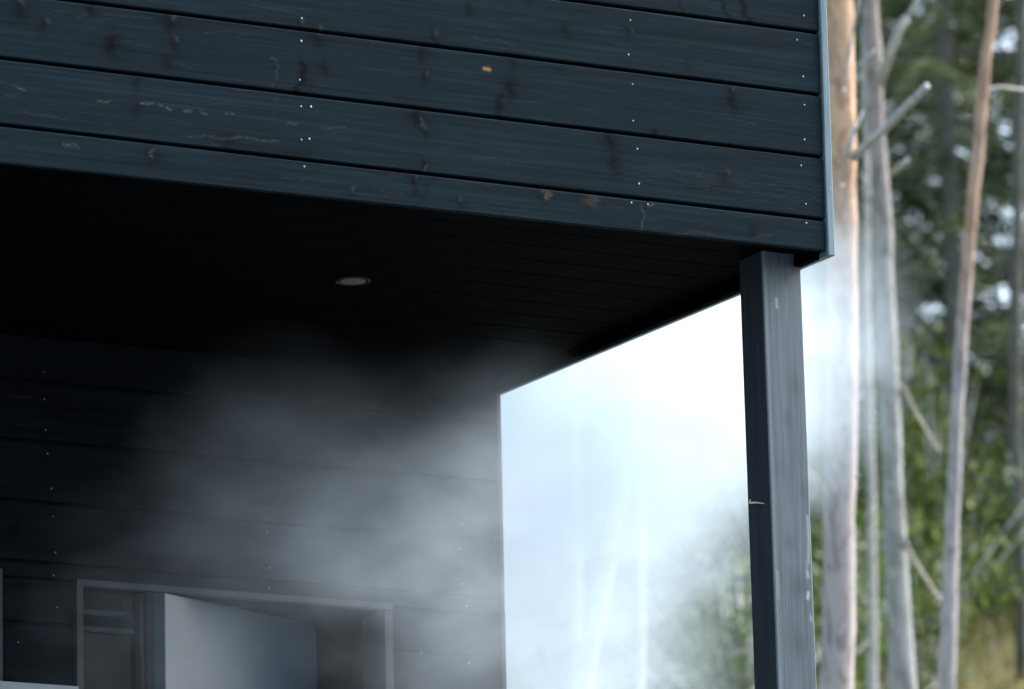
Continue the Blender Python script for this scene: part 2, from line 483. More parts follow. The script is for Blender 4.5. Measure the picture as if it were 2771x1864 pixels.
# porch downlight in the soffit
cx, cyy = -.819, .729
b = MB(); n = 32
vs = []; 
for rr, z in ((.040, SOF - .0005), (.040, SOF - .003), (.036, SOF - .004), (.034, SOF - .002)):
    vs += [(cx + rr * math.cos(2 * math.pi * i / n), cyy + rr * math.sin(2 * math.pi * i / n), z) for i in range(n)]
b.add(vs, [(k * n + i, k * n + (i + 1) % n, (k + 1) * n + (i + 1) % n, (k + 1) * n + i) for k in range(3) for i in range(n)])
dl = b.build("downlight", M['lampring'], cabin, True)
b = MB(); vs = [(cx, cyy, SOF - .008)] + [(cx + .030 * math.cos(2 * math.pi * i / n), cyy + .030 * math.sin(2 * math.pi * i / n), SOF - .003) for i in range(n)]
b.add(vs, [(0, 1 + (i + 1) % n, 1 + i) for i in range(n)])
lens = b.build("lamp_lens", M['lamp'], dl, True)

# porch wall
WG = -.4505
WNAILS = [(-1.218, -.279), (-1.213, -.335), (-1.203, -.418), (-1.199, -.484), (-1.194, -.57), (-1.199, -.625), (-1.22, -.205), (-1.222, -.14), (-1.19, -.70), (-1.29, -.79),
          (-.634, -.565), (-.636, -.615), (-.115, -.566), (-.104, -.62), (-.23, -.74), (-.10, -.76), (-.64, -.42), (-.64, -.48), (-.11, -.42), (-.12, -.48)]
def wall_wear(X, Z):
    r = np.random.default_rng(9)
    dark = np.zeros_like(X); pale = np.zeros_like(X)
    for x, z, q in [(-1.30, -.52, .03), (-1.04, -.30, .03), (-1.28, -.18, .03), (-.9, -.2, .03), (-.6, -.3, .03), (-1.1, -.45, .03), (-.25, -.66, .03), (-.75, -.5, .03), (-.3, -.35, .03), (-1.28, -.66, .03)]:
        dark = np.maximum(dark, .8 * gauss(X, Z, x, z, q * .5, q * .8))
    for a, c, wd, s in [((-1.336, -.451), (-1.29, -.455), .002, .5), ((-1.36, -.20), (-1.25, -.205), .0015, .3), ((-1.09, -.61), (-1.07, -.611), .0015, .6), ((-.87, -.553), (-.84, -.554), .0015, .5)]:
        pale = np.maximum(pale, s * seg(X, Z, a, c, wd))
    for _ in range(40):
        x, z = r.uniform(-1.4, 0), r.uniform(-.9, 0); L = r.uniform(.02, .12)
        pale = np.maximum(pale, r.uniform(.05, .2) * seg(X, Z, (x, z), (x + L, z), .0013))
    return np.stack([dark, pale, dark * 0], -1)
OX0, OX1, OZ = -1.132, -.335, -.648         # opening: left, right, top
def wall_rows(zmin, zmax):
    out = []; k = -20
    while WG + k * W < zmax:
        z0 = max(WG + k * W, zmin); z1 = min(WG + (k + 1) * W, zmax)
        if z1 - z0 > .03: out.append(((lambda x, z0=z0: z0 + .003), z1 + .003))
        k += 1
    return out
fine = lambda a, c: np.concatenate([np.arange(a, c, .006), [c]])
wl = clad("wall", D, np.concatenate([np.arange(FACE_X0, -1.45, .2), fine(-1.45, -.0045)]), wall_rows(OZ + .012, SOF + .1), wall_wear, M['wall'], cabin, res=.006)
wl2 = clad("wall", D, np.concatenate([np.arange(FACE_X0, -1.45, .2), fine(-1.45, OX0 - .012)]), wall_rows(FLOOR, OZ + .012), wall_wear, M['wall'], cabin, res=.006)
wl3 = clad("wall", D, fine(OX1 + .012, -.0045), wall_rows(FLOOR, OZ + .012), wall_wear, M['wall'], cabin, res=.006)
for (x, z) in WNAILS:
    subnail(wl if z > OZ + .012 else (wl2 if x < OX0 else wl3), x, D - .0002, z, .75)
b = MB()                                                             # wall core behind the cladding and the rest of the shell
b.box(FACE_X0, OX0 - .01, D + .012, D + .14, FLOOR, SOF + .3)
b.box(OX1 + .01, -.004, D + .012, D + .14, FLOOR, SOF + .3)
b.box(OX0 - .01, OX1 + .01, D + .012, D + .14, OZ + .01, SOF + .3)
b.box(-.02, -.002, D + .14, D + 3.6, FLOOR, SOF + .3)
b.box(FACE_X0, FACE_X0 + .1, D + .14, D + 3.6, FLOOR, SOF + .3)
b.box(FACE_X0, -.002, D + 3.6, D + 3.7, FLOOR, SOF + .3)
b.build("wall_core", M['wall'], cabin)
b = MB(); b.box(-.014, -.002, D - .010, D + .001, FLOOR, SOF - .002, .0015)
cb = b.build("corner_board", M['frame'], cabin)
# interior lining
b = MB()
b.box(FACE_X0 + .1, -.03, D + 3.5, D + 3.55, FLOOR, SOF)
b.box(-.9, -.88, D + .5, D + 3.5, FLOOR, SOF)
b.box(FACE_X0 + .1, -.03, D + .15, D + 3.5, SOF - .02, SOF)
b.box(-1.9, -.03, D + 1.5, D + 1.53, FLOOR, -.5)
b.build("interior_lining", M['interior'], cabin)
b = MB(); b.box(FACE_X0, -.0, .05, D + 3.7, FLOOR - .12, FLOOR)
for i in range(9): b.box(FACE_X0, 0.0, .05 + i * .16, .05 + i * .16 + .152, FLOOR + .002, FLOOR + .03, .002)
b.build("deck", M['deck'], cabin)
b = MB(); b.box(FACE_X0 - .02, .03, -.02, D + 3.75, 6 * W + .005, 6 * W + .05, .004)
b.build("roof", M['roofing'], cabin)
b = MB()
for x in (-4.4, -2.2, -.2):
    for yy in (.3, 2.4, 4.8):
        b = MB(); b.box(x - .08, x + .08, yy - .08, yy + .08, FLOOR - 1.6, FLOOR - .12, .01); b.build("foundation_pier", M['rock'], cabin)

# door frame: trims, sidelight, door leaf
b = MB()
b.box(OX0 - .016, OX1 + .020, D - .020, D + .001, OZ, OZ + .016, .001)
hd = b.build("door_frame", M['frame'], cabin)
b = MB(); b.box(OX0 - .016, OX0 + .001, D - .018, D + .08, FLOOR, OZ - .001, .001); b.build("trim_board", M['frame'], hd)
b = MB(); b.box(OX1 - .001, OX1 + .020, D - .018, D + .10, FLOOR, OZ - .001, .001); b.build("trim_board", M['frame'], hd)
b = MB(); b.box(-.966, -.934, D - .012, D + .12, FLOOR, OZ - .001, .001); b.build("door_jamb", M['jamb'], hd)
# sidelight window
b = MB()
b.box(-.976, -.9665, D + .0, D + .03, FLOOR, OZ - .002)
sw = b.build("sidelight_window", M['frame'], cabin)
b = MB(); b.box(OX0 + .002, -.977, D + .018, D + .022, -2.6, OZ - .003); b.build("pane", M['glass'], sw)
b = MB(); b.box(OX0 + .002, -.977, D + .03, D + .045, -.704, -.692, .001); b.box(OX0 + .002, -.977, D + .03, D + .045, -.744, -.733, .001)
b.build("glazing_bar", M['frame'], sw)
b = MB(); b.box(OX0 + .002, -.977, D + .05, D + .06, FLOOR, -.745); b.build("blind", M['interior'], sw)
# door leaf, swung 24 degrees inward
ang = math.radians(24.2)
hx, hy = -.9325, D - .042
LW = .57
b = MB(); b.box(0, LW, 0, .04, FLOOR + .01, OZ - .006, .002)
ca, sa = math.cos(ang), math.sin(ang)
b.v = [(hx + q[0] * ca - q[1] * sa, hy + q[0] * sa + q[1] * ca, q[2]) for q in b.v]
leaf = b.build("door", M['doorwood'], cabin)
b = MB(); b.tube([(LW - .05, -.05, -1.5), (LW - .05, -.05, -1.8)], [.012, .012], 10)
b.tube([(LW - .05, -.05, -1.52), (LW - .05, .01, -1.52)], [.008, .008], 8); b.tube([(LW - .05, -.05, -1.78), (LW - .05, .01, -1.78)], [.008, .008], 8)
b.v = [(hx + q[0] * ca - q[1] * sa, hy + q[0] * sa + q[1] * ca, q[2]) for q in b.v]
b.build("handle", M['steel'], leaf)
# pale ledge with its upright at the left
b = MB(); b.box(-1.75, OX0 - .018, D - .03, D - .001, -.892, -.8895); b.box(-1.75, OX0 - .018, D - .0302, D - .028, -.93, -.892)
b.build("flashing", M['flash'], cabin)
b = MB(); b.box(-1.74, OX0 - .02, D - .020, D - .002, FLOOR, -.8925); b.build("lower_panel", M['doorwood'], cabin)
b = MB(); b.box(-1.352, -1.3345, D - .012, D + .001, -.888, -.62, .001); b.build("upright_trim", M['frame'], cabin)

# corner post (its foot a hair outwards, as in the photo)
PX0, PX1, PY0, PY1 = -.105, -.004, .109, .209
def post_wear_front(X, Z):
    r = np.random.default_rng(5)
    dark = np.zeros_like(X); pale = np.zeros_like(X); tan = np.zeros_like(X)
    ed = .003 * np.sin(Z * 31)
    for x, z, q, a in [(-.045, -.11, .012, .35), (-.03, -.36, .02, .3), (-.055, -.44, .014, .3), (-.02, -.60, .012, .3), (-.06, -.72, .014, .35), (-.04, -.82, .02, .35), (-.05, -.95, .02, .4), (-.075, -.55, .02, .25)]:
        dark = np.maximum(dark, a * gauss(X, Z, x, z, q, q * 1.6))
    for a, c, wd, s in [((-.072, -.165), (-.071, -.185), .003, .75), ((-.012, -.658), (-.011, -.71), .0028, .75), ((-.011, -.71), (-.014, -.765), .0026, .7), ((-.018, -.785), (-.016, -.795), .004, .7),
                        ((-.013, -.885), (-.012, -.895), .004, .5), ((-.096, -.79), (-.097, -.85), .004, .35), ((-.018, -.76), (-.019, -.80), .003, .3)]:
        pale = np.maximum(pale, s * seg(X, Z, a, c, wd))
    tan = np.maximum(tan, .9 * seg(X, Z, (-.017, -.832), (-.019, -.845), .0035))
    pale = np.maximum(pale, .25 * np.exp(-((X - PX0 - .004) / .004) ** 2))
    for _ in range(30):
        x, z = r.uniform(PX0, PX1), r.uniform(-1.2, -.06); L = r.uniform(.04, .25)
        k = seg(X, Z, (x, z), (x + r.normal() * .001, z - L), .0015) * r.uniform(.02, .08)
        if r.random() < .5: pale = np.maximum(pale, k)
        else: dark = np.maximum(dark, k * 1.8)
    return np.stack([dark, pale, tan], -1)
lean = lambda z: .007 * (-.086 - z)
uu = np.concatenate([[PX0, PX0 + .0008, PX0 + .003], np.linspace(PX0 + .005, PX1 - .004, 34), [PX1 - .002, PX1 - .0006, PX1]])
yy = np.concatenate([[.004, .0012, 0], np.zeros(34), [0, .0012, .004]])
zz = np.concatenate([np.linspace(SOF + .02, -1.25, 380), [FLOOR]])
P = np.zeros((len(uu), len(zz), 3))
for j, z in enumerate(zz): P[:, j, 0] = uu + lean(z); P[:, j, 1] = PY0 + yy; P[:, j, 2] = z
Cw = post_wear_front(P[..., 0] - lean(P[..., 2]), P[..., 2])
me = grid_mesh("post", P, Cw)
post = link_mesh("post", me, M['post'], cabin)
M['postshade'] = wood("shaded_post_side", (.030, .038, .046), (45, 45, 1.6), rough=.65, var=.2, spec=.2)  # post stain repeated darker: shade put into the colour of these faces
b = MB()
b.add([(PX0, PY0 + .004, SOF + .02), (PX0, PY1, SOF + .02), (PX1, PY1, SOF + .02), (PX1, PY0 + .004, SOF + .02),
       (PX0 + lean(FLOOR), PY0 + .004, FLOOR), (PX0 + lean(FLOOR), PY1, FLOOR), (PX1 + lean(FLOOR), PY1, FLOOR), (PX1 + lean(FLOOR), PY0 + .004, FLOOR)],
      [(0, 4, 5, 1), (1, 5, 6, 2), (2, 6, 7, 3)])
b.build("post_side", M['postshade'], post)
q = ray(2050, 1418, 14.35)
b = MB()
xq = PX0 + lean(-.63) - .003
b.tube([(xq, .200, -.617), (xq - .002, .185, -.621), (xq - .001, .165, -.624), (xq, .135, -.632)], [.0014, .0028, .002, .001], 6)
b.tube([(xq - .001, .192, -.612), (xq - .004, .190, -.622)], [.0012, .0012], 5)
b.build("wood_splinter", M['web'], post)
b = MB(); b.box(-4.5, -4.4, .109, .209, FLOOR, SOF + .02, .002); set_p = b.build("post", M['frame'], cabin)

# ------------------------------------------------------------------ ground
S = np.concatenate([np.arange(-30, 10, 2.0), np.arange(10, 60, .5), np.arange(60, 420, 12.0)])
Rr = np.concatenate([np.arange(-260, -16, 12.0), np.arange(-16, 20, .5), np.arange(20, 280, 12.0)])
P = np.zeros((len(S), len(Rr), 3))
for i, s in enumerate(S):
    for j, r in enumerate(Rr):
        x, y_ = ground_pt(s, r); P[i, j] = (x, y_, terrain_z(x, y_))
mt, t, bs = new_mat("forest_floor")
a1 = noise(t, .9, 5, .6, mapped(t, (1, 1, 1))); a2 = noise(t, 5.0, 5, .7, mapped(t, (1, 1, 1)))
c = mixc(t, ramp(t, a1, [(.42, 0.0), (.56, 1.0)]), (.15, .105, .08), (.18, .165, .06))
c = mixc(t, ramp(t, a2, [(.35, 0.0), (.7, 1.0)]), mixc(t, 1.0, c, (.55, .55, .5), 'MULTIPLY'), mixc(t, 1.0, c, (1.25, 1.25, 1.1), 'MULTIPLY'))
t.links.new(c, bs.inputs["Base Color"]); bs.inputs["Roughness"].default_value = .95
bump(t, bs, a2, .8, .05)
ks = int(np.argmin(abs(S - 17)))
gm = grid_mesh("ground", P[ks:, ::-1]); g = link_mesh("ground", gm, mt); props(g, kind="structure")
mt2, t, bs = new_mat("cool_bounce_gravel")  # unseen front ground, made up blue-grey to bounce cooler light into the steam
a3 = noise(t, 60, 5, .7, mapped(t, (1, 1, 1)))
c = mixc(t, a3, (.085, .105, .125), (.17, .20, .225))
t.links.new(c, bs.inputs["Base Color"]); bs.inputs["Roughness"].default_value = .9; bump(t, bs, a3, .8, .02)
gm = grid_mesh("cool_bounce_yard", P[:ks + 1, ::-1]); g = link_mesh("cool_bounce_yard", gm, mt2); props(g, kind="structure")

# ------------------------------------------------------------------ foliage meshes
def quads_mesh(name, C, A, B, shade):
    """diamond leaves: centre C, half axes A,B (n,3)"""
    n = len(C)
    V = np.stack([C - A, C + B, C + A, C - B], 1).reshape(-1, 3)
    F = np.arange(n * 4, dtype=np.int32)
    me = bpy.data.meshes.new(name)
    me.vertices.add(n * 4); me.vertices.foreach_set("co", V.reshape(-1).astype(np.float32))
    me.loops.add(n * 4); me.loops.foreach_set("vertex_index", F)
    me.polygons.add(n); me.polygons.foreach_set("loop_start", np.arange(0, n * 4, 4, dtype=np.int32))
    me.update(calc_edges=True)
    sh = np.repeat(shade, 4); set_wear(me, np.stack([sh, sh, sh], -1))
    return me

M['needles'] = leaf_mat("spruce_needles", (.026, .052, .026), (.135, .185, .080), .25)
M['birchleaf'] = leaf_mat("bush_leaves", (.05, .09, .025), (.17, .23, .06), .35)
M['pineneedle'] = leaf_mat("pine_needles", (.04, .07, .05), (.09, .13, .08), .15)
M['grass'] = leaf_mat("grass_blades", (.12, .13, .05), (.26, .24, .10), .3)
M['greybark'] = bark("grey_bark", (.30, .28, .275), stretch=(28, 28, 9))
M['sprucebark'] = bark("spruce_bark", (.15, .155, .14), stretch=(24, 24, 10))
M['twig'] = bark("grey_twig", (.54, .55, .54), stretch=(60, 60, 20))
M['drytwig'] = bark("dry_spruce_twig", (.20, .20, .19), stretch=(60, 60, 20))
M['birchbark'] = bark("birch_bark", (.68, .66, .63), stretch=(6, 6, 26))

def unit(v): return v / np.maximum(np.linalg.norm(v, axis=-1, keepdims=True), 1e-9)

def spruce_parts(H, r0, seed, low=.6, dens=1.0, width=1.9):
    r = np.random.default_rng(seed)
    b = MB(); tw = MB()
    b.tube([(0, 0, z) for z in np.linspace(-.4, H, 14)], [r0 * (1 - .93 * max(z, 0) / H) for z in np.linspace(-.4, H, 14)], 9, .08)
    C, A, B, Sh = [], [], [], []
    z = low
    while z < H - .2:
        f = 1 - z / H
        for _ in range(int(r.integers(4, 7))):
            th = r.uniform(0, 2 * math.pi); L = (width * f ** .75 + .15) * r.uniform(.55, 1.1)
            d = np.array([math.cos(th), math.sin(th), 0.0]); zb = z + r.uniform(-.12, .12)
            n = 9; ts = np.linspace(0, 1, n)
            pts = [np.array([0, 0, zb]) + d * L * t_ + np.array([0, 0, 1]) * (.05 * L * t_ - .38 * L * t_ ** 1.7 + .16 * L * t_ ** 4) for t_ in ts]
            tw.tube([pts[0], pts[3], pts[6], pts[8]], [.014, .009, .006, .003], 4)
            if z < 1.6 and r.random() < .25: continue        # dead bare branches low down
            m_ = int(150 * L * dens)
            tt = r.uniform(.12, 1, m_) ** .8
            base = np.array([np.array([0, 0, zb]) + d * L * q + np.array([0, 0, 1]) * (.05 * L * q - .38 * L * q ** 1.7 + .16 * L * q ** 4) for q in tt])
            side = np.array([-d[1], d[0], 0.0])
            lat = r.uniform(-1, 1, m_) * (.06 + .26 * L * (1 - tt * .8)) * .8
            c0 = base + side * lat[:, None] + np.array([0, 0, -1]) * (np.abs(lat) * .45 + r.uniform(0, .10, m_))[:, None]
            ax = unit(d * .6 + side * np.sign(lat)[:, None] * .7 + np.array([0, 0, -.5]) + r.normal(0, .35, (m_, 3)))
            ln = r.uniform(.04, .085, m_)[:, None]
            nb = unit(np.cross(ax, r.normal(0, 1, (m_, 3))))
            C.append(c0); A.append(ax * ln); B.append(nb * r.uniform(.008, .017, m_)[:, None])
            Sh.append(np.clip(r.uniform(-.25, .95) + r.normal(0, .14, m_) + .3 * (tt - .5), 0, 1))
        z += r.uniform(.16, .26) * (1 + .4 * z / H)
    crown = quads_mesh("crown", np.concatenate(C), np.concatenate(A), np.concatenate(B), np.concatenate(Sh))
    return b, tw, crown

def mesh_of(mb, name, mat, smooth=True):
    me = bpy.data.meshes.new(name); me.from_pydata(mb.v, [], mb.f); me.update()
    if smooth: me.polygons.foreach_set("use_smooth", [True] * len(me.polygons))
    me.materials.append(mat); return me

SPR = []
for k, (H, r0, low, wd) in enumerate([(13, .07, .5, 1.7), (11, .065, .4, 1.5), (15, .09, .8, 1.9)]):
    tb, tw, cr = spruce_parts(H, r0, 20 + k, low, (.42, .7, 1.0)[k], wd)
    cr.materials.append(M['needles'])
    SPR.append((mesh_of(tb, "trunk", M['sprucebark']), mesh_of(tw, "branches", M['drytwig']), cr))

def place_tree(kind, meshes, x, y, rz, sc, label, cat, group, names=("trunk", "branches", "crown")):
    t_ = empty(kind, (x, y, terrain_z(x, y) - .05)); t_.rotation_euler = (0, 0, rz); t_.scale = (sc, sc, sc)
    props(t_, label, cat, group)
    for nm, me in zip(names, meshes):
        o = bpy.data.objects.new(nm, me); COL.objects.link(o); o.parent = t_
    return t_

def sr(px, s):                                # plan point under a photo column at distance s
    q = ray(px, 1400, s); return q[0], q[1]

TREES = [  # photo column, distance, variant, scale, label
    (2605, 34, 0, .85, "dark green spruce right behind the grey lichened trunk"),
    (2830, 40, 1, .9, "green spruce at the far right edge, beyond the thin orange pine"),
    (2290, 39, 2, 1.0, "tall spruce half veiled behind the peeling orange pine"),
    (2400, 45, 2, 1.05, "deep forest spruce seen beyond the grey lichened trunk"),
    (2000, 40, 0, 1.0, "spruce behind the steam just left of the porch post"),
    (1720, 38, 1, 1.0, "spruce lost in steam behind the thin upright birch"),
    (1480, 42, 2, 1.0, "spruce lost in steam nearest the cabin wall corner"),
    (2180, 46, 1, 1.15, "far spruce in line with the porch post"),
    (3150, 40, 0, 1.1, "spruce just outside the right of the view"),
    (1850, 50, 2, 1.1, "distant spruce in the middle of the steam gap"),
    (3400, 34, 1, 1.0, "young spruce well right of the cabin"),
    (3900, 42, 2, 1.0, "tall spruce far right of the cabin"),
    (500, 38, 2, 1.1, "tall spruce hidden behind the cabin"),
    (-1200, 34, 0, 1.1, "spruce left of the cabin"),
    (-2600, 40, 2, 1.0, "spruce far left of the cabin"),
    (4700, 38, 0, 1.1, "spruce standing clear of the others at the far right"),
    (5600, 44, 2, 1.0, "outermost tall spruce on the right-hand slope"),
    (4300, 52, 1, 1.2, "back-row spruce at the far right"),
]
for i, (px, s, k, sc, lb) in enumerate(TREES):
    x, y_ = sr(px, s)
    place_tree("spruce_tree", SPR[k], x, y_, i * 1.7, sc, lb, "tree", "spruces on the slope behind the cabin")

# slender foreground trunks -------------------------------------------------
def trunk_tree(kind, pts, mat, label, cat, twigs=(), crown_h=None, twig_mat=None, seed=1, group=None):
    """pts: (px, py, s, width in px); the trunk runs on down to the ground and up to a crown"""
    W3 = [ray(px, py, s) for px, py, s, wd in pts]
    Rd = [wd * s / FPX / 2 for px, py, s, wd in pts]
    lo, lo2 = W3[-1], W3[-2]
    d = unit(lo - lo2); gz = terrain_z(lo[0], lo[1])
    k = (lo[2] - gz + .2) / max(-d[2], .3); base = lo + d * k
    hi, hi2 = W3[0], W3[1]; u = unit(hi - hi2)
    tops = [hi + u * a for a in (1.5, 3.5, 6.0)]
    P_ = [tops[2], tops[1], tops[0]] + W3 + [base]
    Q_ = [Rd[0] * .25, Rd[0] * .55, Rd[0] * .8] + Rd + [Rd[-1] * 1.2]
    # resample for bark irregularity
    PP, QQ = [], []
    for a in range(len(P_) - 1):
        L = np.linalg.norm(P_[a + 1] - P_[a]); n = max(2, int(L / .12))
        for q in range(n):
            f = q / n; j = RNG.normal(0, .0022, 3); PP.append(P_[a] * (1 - f) + P_[a + 1] * f + j); QQ.append((Q_[a] * (1 - f) + Q_[a + 1] * f) * RNG.uniform(.96, 1.04))
    PP.append(P_[-1]); QQ.append(Q_[-1])
    t_ = empty(kind, tuple(base)); props(t_, label, cat, group)
    b = MB(); b.tube(PP, QQ, 14, .06); b.build("trunk", mat, t_, True)
    for tp in twigs:
        w3 = [ray(px, py, s) for px, py, s, wd in tp]; rd = [wd * s / FPX / 2 for px, py, s, wd in tp]
        b = MB(); b.tube(w3, rd, 7, .1); b.build("branch", twig_mat or M['twig'], t_, True)
    r = np.random.default_rng(seed); C, A, B, Sh = [], [], [], []
    for c_ in range(26):
        f = r.uniform(0, 1); ctr = tops[0] * (1 - f) + tops[2] * f + r.normal(0, .55, 3) * (1.1 - .5 * f)
        n = 90; c0 = ctr + r.normal(0, .2, (n, 3)); ax = unit(r.normal(0, 1, (n, 3)))
        C.append(c0); A.append(ax * .06); B.append(unit(np.cross(ax, r.normal(0, 1, (n, 3)))) * .012); Sh.append(np.clip(r.uniform(0, .8) + r.normal(0, .15, n), 0, 1))
    me = quads_mesh("crown", np.concatenate(C), np.concatenate(A), np.concatenate(B), np.concatenate(Sh))
    link_mesh("crown", me, M['birchleaf'] if 'birch' in kind else M['pineneedle'], t_)
    return t_

zmid = ray(2280, 800, 22)[2]
def rel_bark(name, low, high, za, zb):   # heights given in world metres; trunk meshes keep world coordinates
    return bark(name, low, high, za, zb, (26, 26, 7))
T1 = [(2268, -60, 22, 80), (2274, 180, 22, 80), (2276, 400, 22, 82), (2277, 700, 22, 84), (2277, 1000, 22, 86), (2275, 1300, 22, 88), (2270, 1600, 22, 92), (2264, 1900, 22, 96)]
z8 = ray(2280, 1150, 22)[2]; z4 = ray(2280, 350, 22)[2]
tw1 = [[(2305, 428, 21.9, 25), (2398, 345, 21.8, 25), (2460, 282, 21.7, 24), (2508, 232, 21.6, 20)],
       [(2279, 245, 21.85, 4), (2296, 140, 21.8, 7), (2315, 45, 21.75, 8), (2330, -40, 21.7, 8)],
       [(2277, 245, 21.85, 8), (2290, 190, 21.8, 6), (2308, 110, 21.8, 5)],
       [(2279, 508, 21.85, 4), (2298, 390, 21.8, 8), (2312, 320, 21.8, 6)],
       [(2284, 240, 21.85, 9), (2281, 246, 21.8, 7)], [(2280, 500, 21.85, 9), (2277, 506, 21.8, 7)],
       [(2280, 505, 21.85, 4), (2300, 400, 21.8, 7), (2313, 365, 21.8, 9)],
       [(2262, 430, 21.85, 5), (2285, 415, 21.8, 7), (2312, 360, 21.8, 9), (2335, 300, 21.8, 6)],
       [(2318, 178, 21.9, 10), (2345, 158, 21.8, 8), (2370, 130, 21.8, 6)],
       [(2316, 1290, 21.9, 9), (2326, 1286, 21.8, 7)]]
trunk_tree("pine_tree", T1, rel_bark("peeling_pine_bark", (.46, .42, .42), (.68, .45, .29), z8, z4),
           "pine with orange peeling bark and a grey stub, closest to the fascia corner", "tree", tw1, seed=3)
T2 = [(2350, -60, 25, 44), (2358, 60, 25, 44), (2366, 200, 25, 47), (2376, 400, 25, 48), (2390, 640, 25, 50), (2402, 900, 25, 52), (2412, 1200, 25, 56), (2425, 1500, 25, 62), (2436, 1700, 25, 70), (2444, 1900, 25, 76)]
tw2 = [[(2380, 225, 24.9, 27), (2412, 130, 24.8, 25), (2438, 70, 24.8, 24), (2455, 48, 24.8, 22)], [(2455, 48, 24.8, 14), (2475, 10, 24.8, 10), (2490, -25, 24.8, 8)],
       [(2412, 470, 24.9, 16), (2440, 445, 24.8, 12), (2460, 428, 24.8, 8)], [(2330, 470, 25.2, 8), (2380, 560, 25.2, 8), (2400, 620, 25.1, 6)],
       [(2448, 1460, 24.9, 14), (2475, 1520, 25.2, 12), (2520, 1590, 25.4, 12), (2560, 1645, 25.6, 10)], [(2440, 1040, 24.9, 12), (2480, 1120, 25.4, 10), (2540, 1220, 25.6, 9)]]
trunk_tree("spruce_trunk_tree", T2, rel_bark("lichen_bark", (.38, .40, .40), (.36, .32, .31), ray(2380, 900, 25)[2], ray(2380, 200, 25)[2]),
           "leaning grey lichened trunk with a forked stub, right of the orange pine", "tree", tw2, seed=4)
T3 = [(2698, -80, 24, 26), (2686, 20, 24, 28), (2670, 140, 24, 30), (2652, 330, 24, 32), (2634, 520, 24, 33), (2618, 700, 24, 34), (2602, 900, 24, 35), (2590, 1100, 24, 36), (2580, 1300, 24, 38), (2573, 1500, 24, 42), (2567, 1700, 24, 45), (2562, 1900, 24, 48)]
trunk_tree("young_pine_tree", T3, rel_bark("thin_pine_bark", (.45, .44, .46), (.50, .35, .26), ray(2600, 1050, 24)[2], ray(2600, 600, 24)[2]),
           "thinnest orange-brown pine stem leaning right near the photo's right edge", "tree",
           [[(2596, 1010, 24, 7), (2610, 1008, 24.1, 5)], [(2660, 240, 24, 8), (2710, 235, 24.2, 7), (2800, 245, 24.3, 6)]], seed=5)
T4 = [(2338, -60, 28, 12), (2342, 300, 28, 14), (2346, 700, 28, 18), (2351, 1000, 28, 20), (2356, 1300, 28, 24), (2360, 1600, 28, 26), (2362, 1900, 28, 28)]
trunk_tree("sapling_tree", T4, M['twig'], "very thin bluish stem between the orange pine and the lichened trunk", "tree", [], seed=6)
T5 = [(2760, 300, 31, 30), (2752, 620, 31, 32), (2745, 900, 31, 34), (2752, 1200, 31, 34), (2762, 1600, 31, 36), (2765, 1900, 31, 38)]
trunk_tree("bare_spruce_tree", T5, M['sprucebark'], "dim brown-grey trunk deep in shade at the right edge", "tree", [], seed=7)
B1 = [(1760, 900, 24, 34), (1735, 1050, 24, 36), (1706, 1220, 24, 38), (1672, 1400, 24, 42), (1630, 1600, 24, 46), (1592, 1780, 24, 50), (1570, 1900, 24, 54)]
trunk_tree("birch_tree", B1, M['birchbark'], "leaning white birch showing faintly through the steam", "tree", [], seed=8)
B2 = [(1558, 800, 26, 26), (1558, 1100, 26, 28), (1560, 1400, 26, 30), (1562, 1700, 26, 32), (1562, 1900, 26, 34)]
trunk_tree("birch_tree", B2, M['birchbark'], "upright white birch in the steam, left of the leaning one", "tree", [], seed=9)
B3 = [(1740, 1000, 27, 16), (1740, 1300, 27, 17), (1738, 1600, 27, 18), (1736, 1900, 27, 20)]
trunk_tree("birch_tree", B3, M['birchbark'], "thinnest pale birch in the steam, right of the leaning one", "tree", [], seed=10)

# bushes ----------------------------------------------------------------------
def bush_mesh(seed, n=1500, R=.55, H=.9, lf=.028):
    r = np.random.default_rng(seed)
    C, A, B, Sh = [], [], [], []; st = MB()
    for _ in range(26):
        th = r.uniform(0, 6.28); rr = R * r.uniform(.1, 1); zt = H * r.uniform(.35, 1)
        e = np.array([rr * math.cos(th), rr * math.sin(th), zt])
        st.tube([(0, 0, -.1), e * [.4, .4, .6], e], [.012, .008, .003], 4)
        m_ = n // 26; c0 = e * r.uniform(.55, 1.05, (m_, 1)) + r.normal(0, .075, (m_, 3))
        ax = unit(r.normal(0, 1, (m_, 3)))
        C.append(c0); A.append(ax * r.uniform(.7, 1.2, (m_, 1)) * lf); B.append(unit(np.cross(ax, r.normal(0, 1, (m_, 3)))) * lf * .55)
        Sh.append(np.clip(r.uniform(0, .8) + r.normal(0, .15, m_), 0, 1))
    me = quads_mesh("foliage", np.concatenate(C), np.concatenate(A), np.concatenate(B), np.concatenate(Sh))
    me.materials.append(M['birchleaf']); return mesh_of(st, "stems", M['twig']), me
BU = [bush_mesh(50), bush_mesh(51, 1300, .5, 1.2), bush_mesh(52, 1800, .7, .7)]
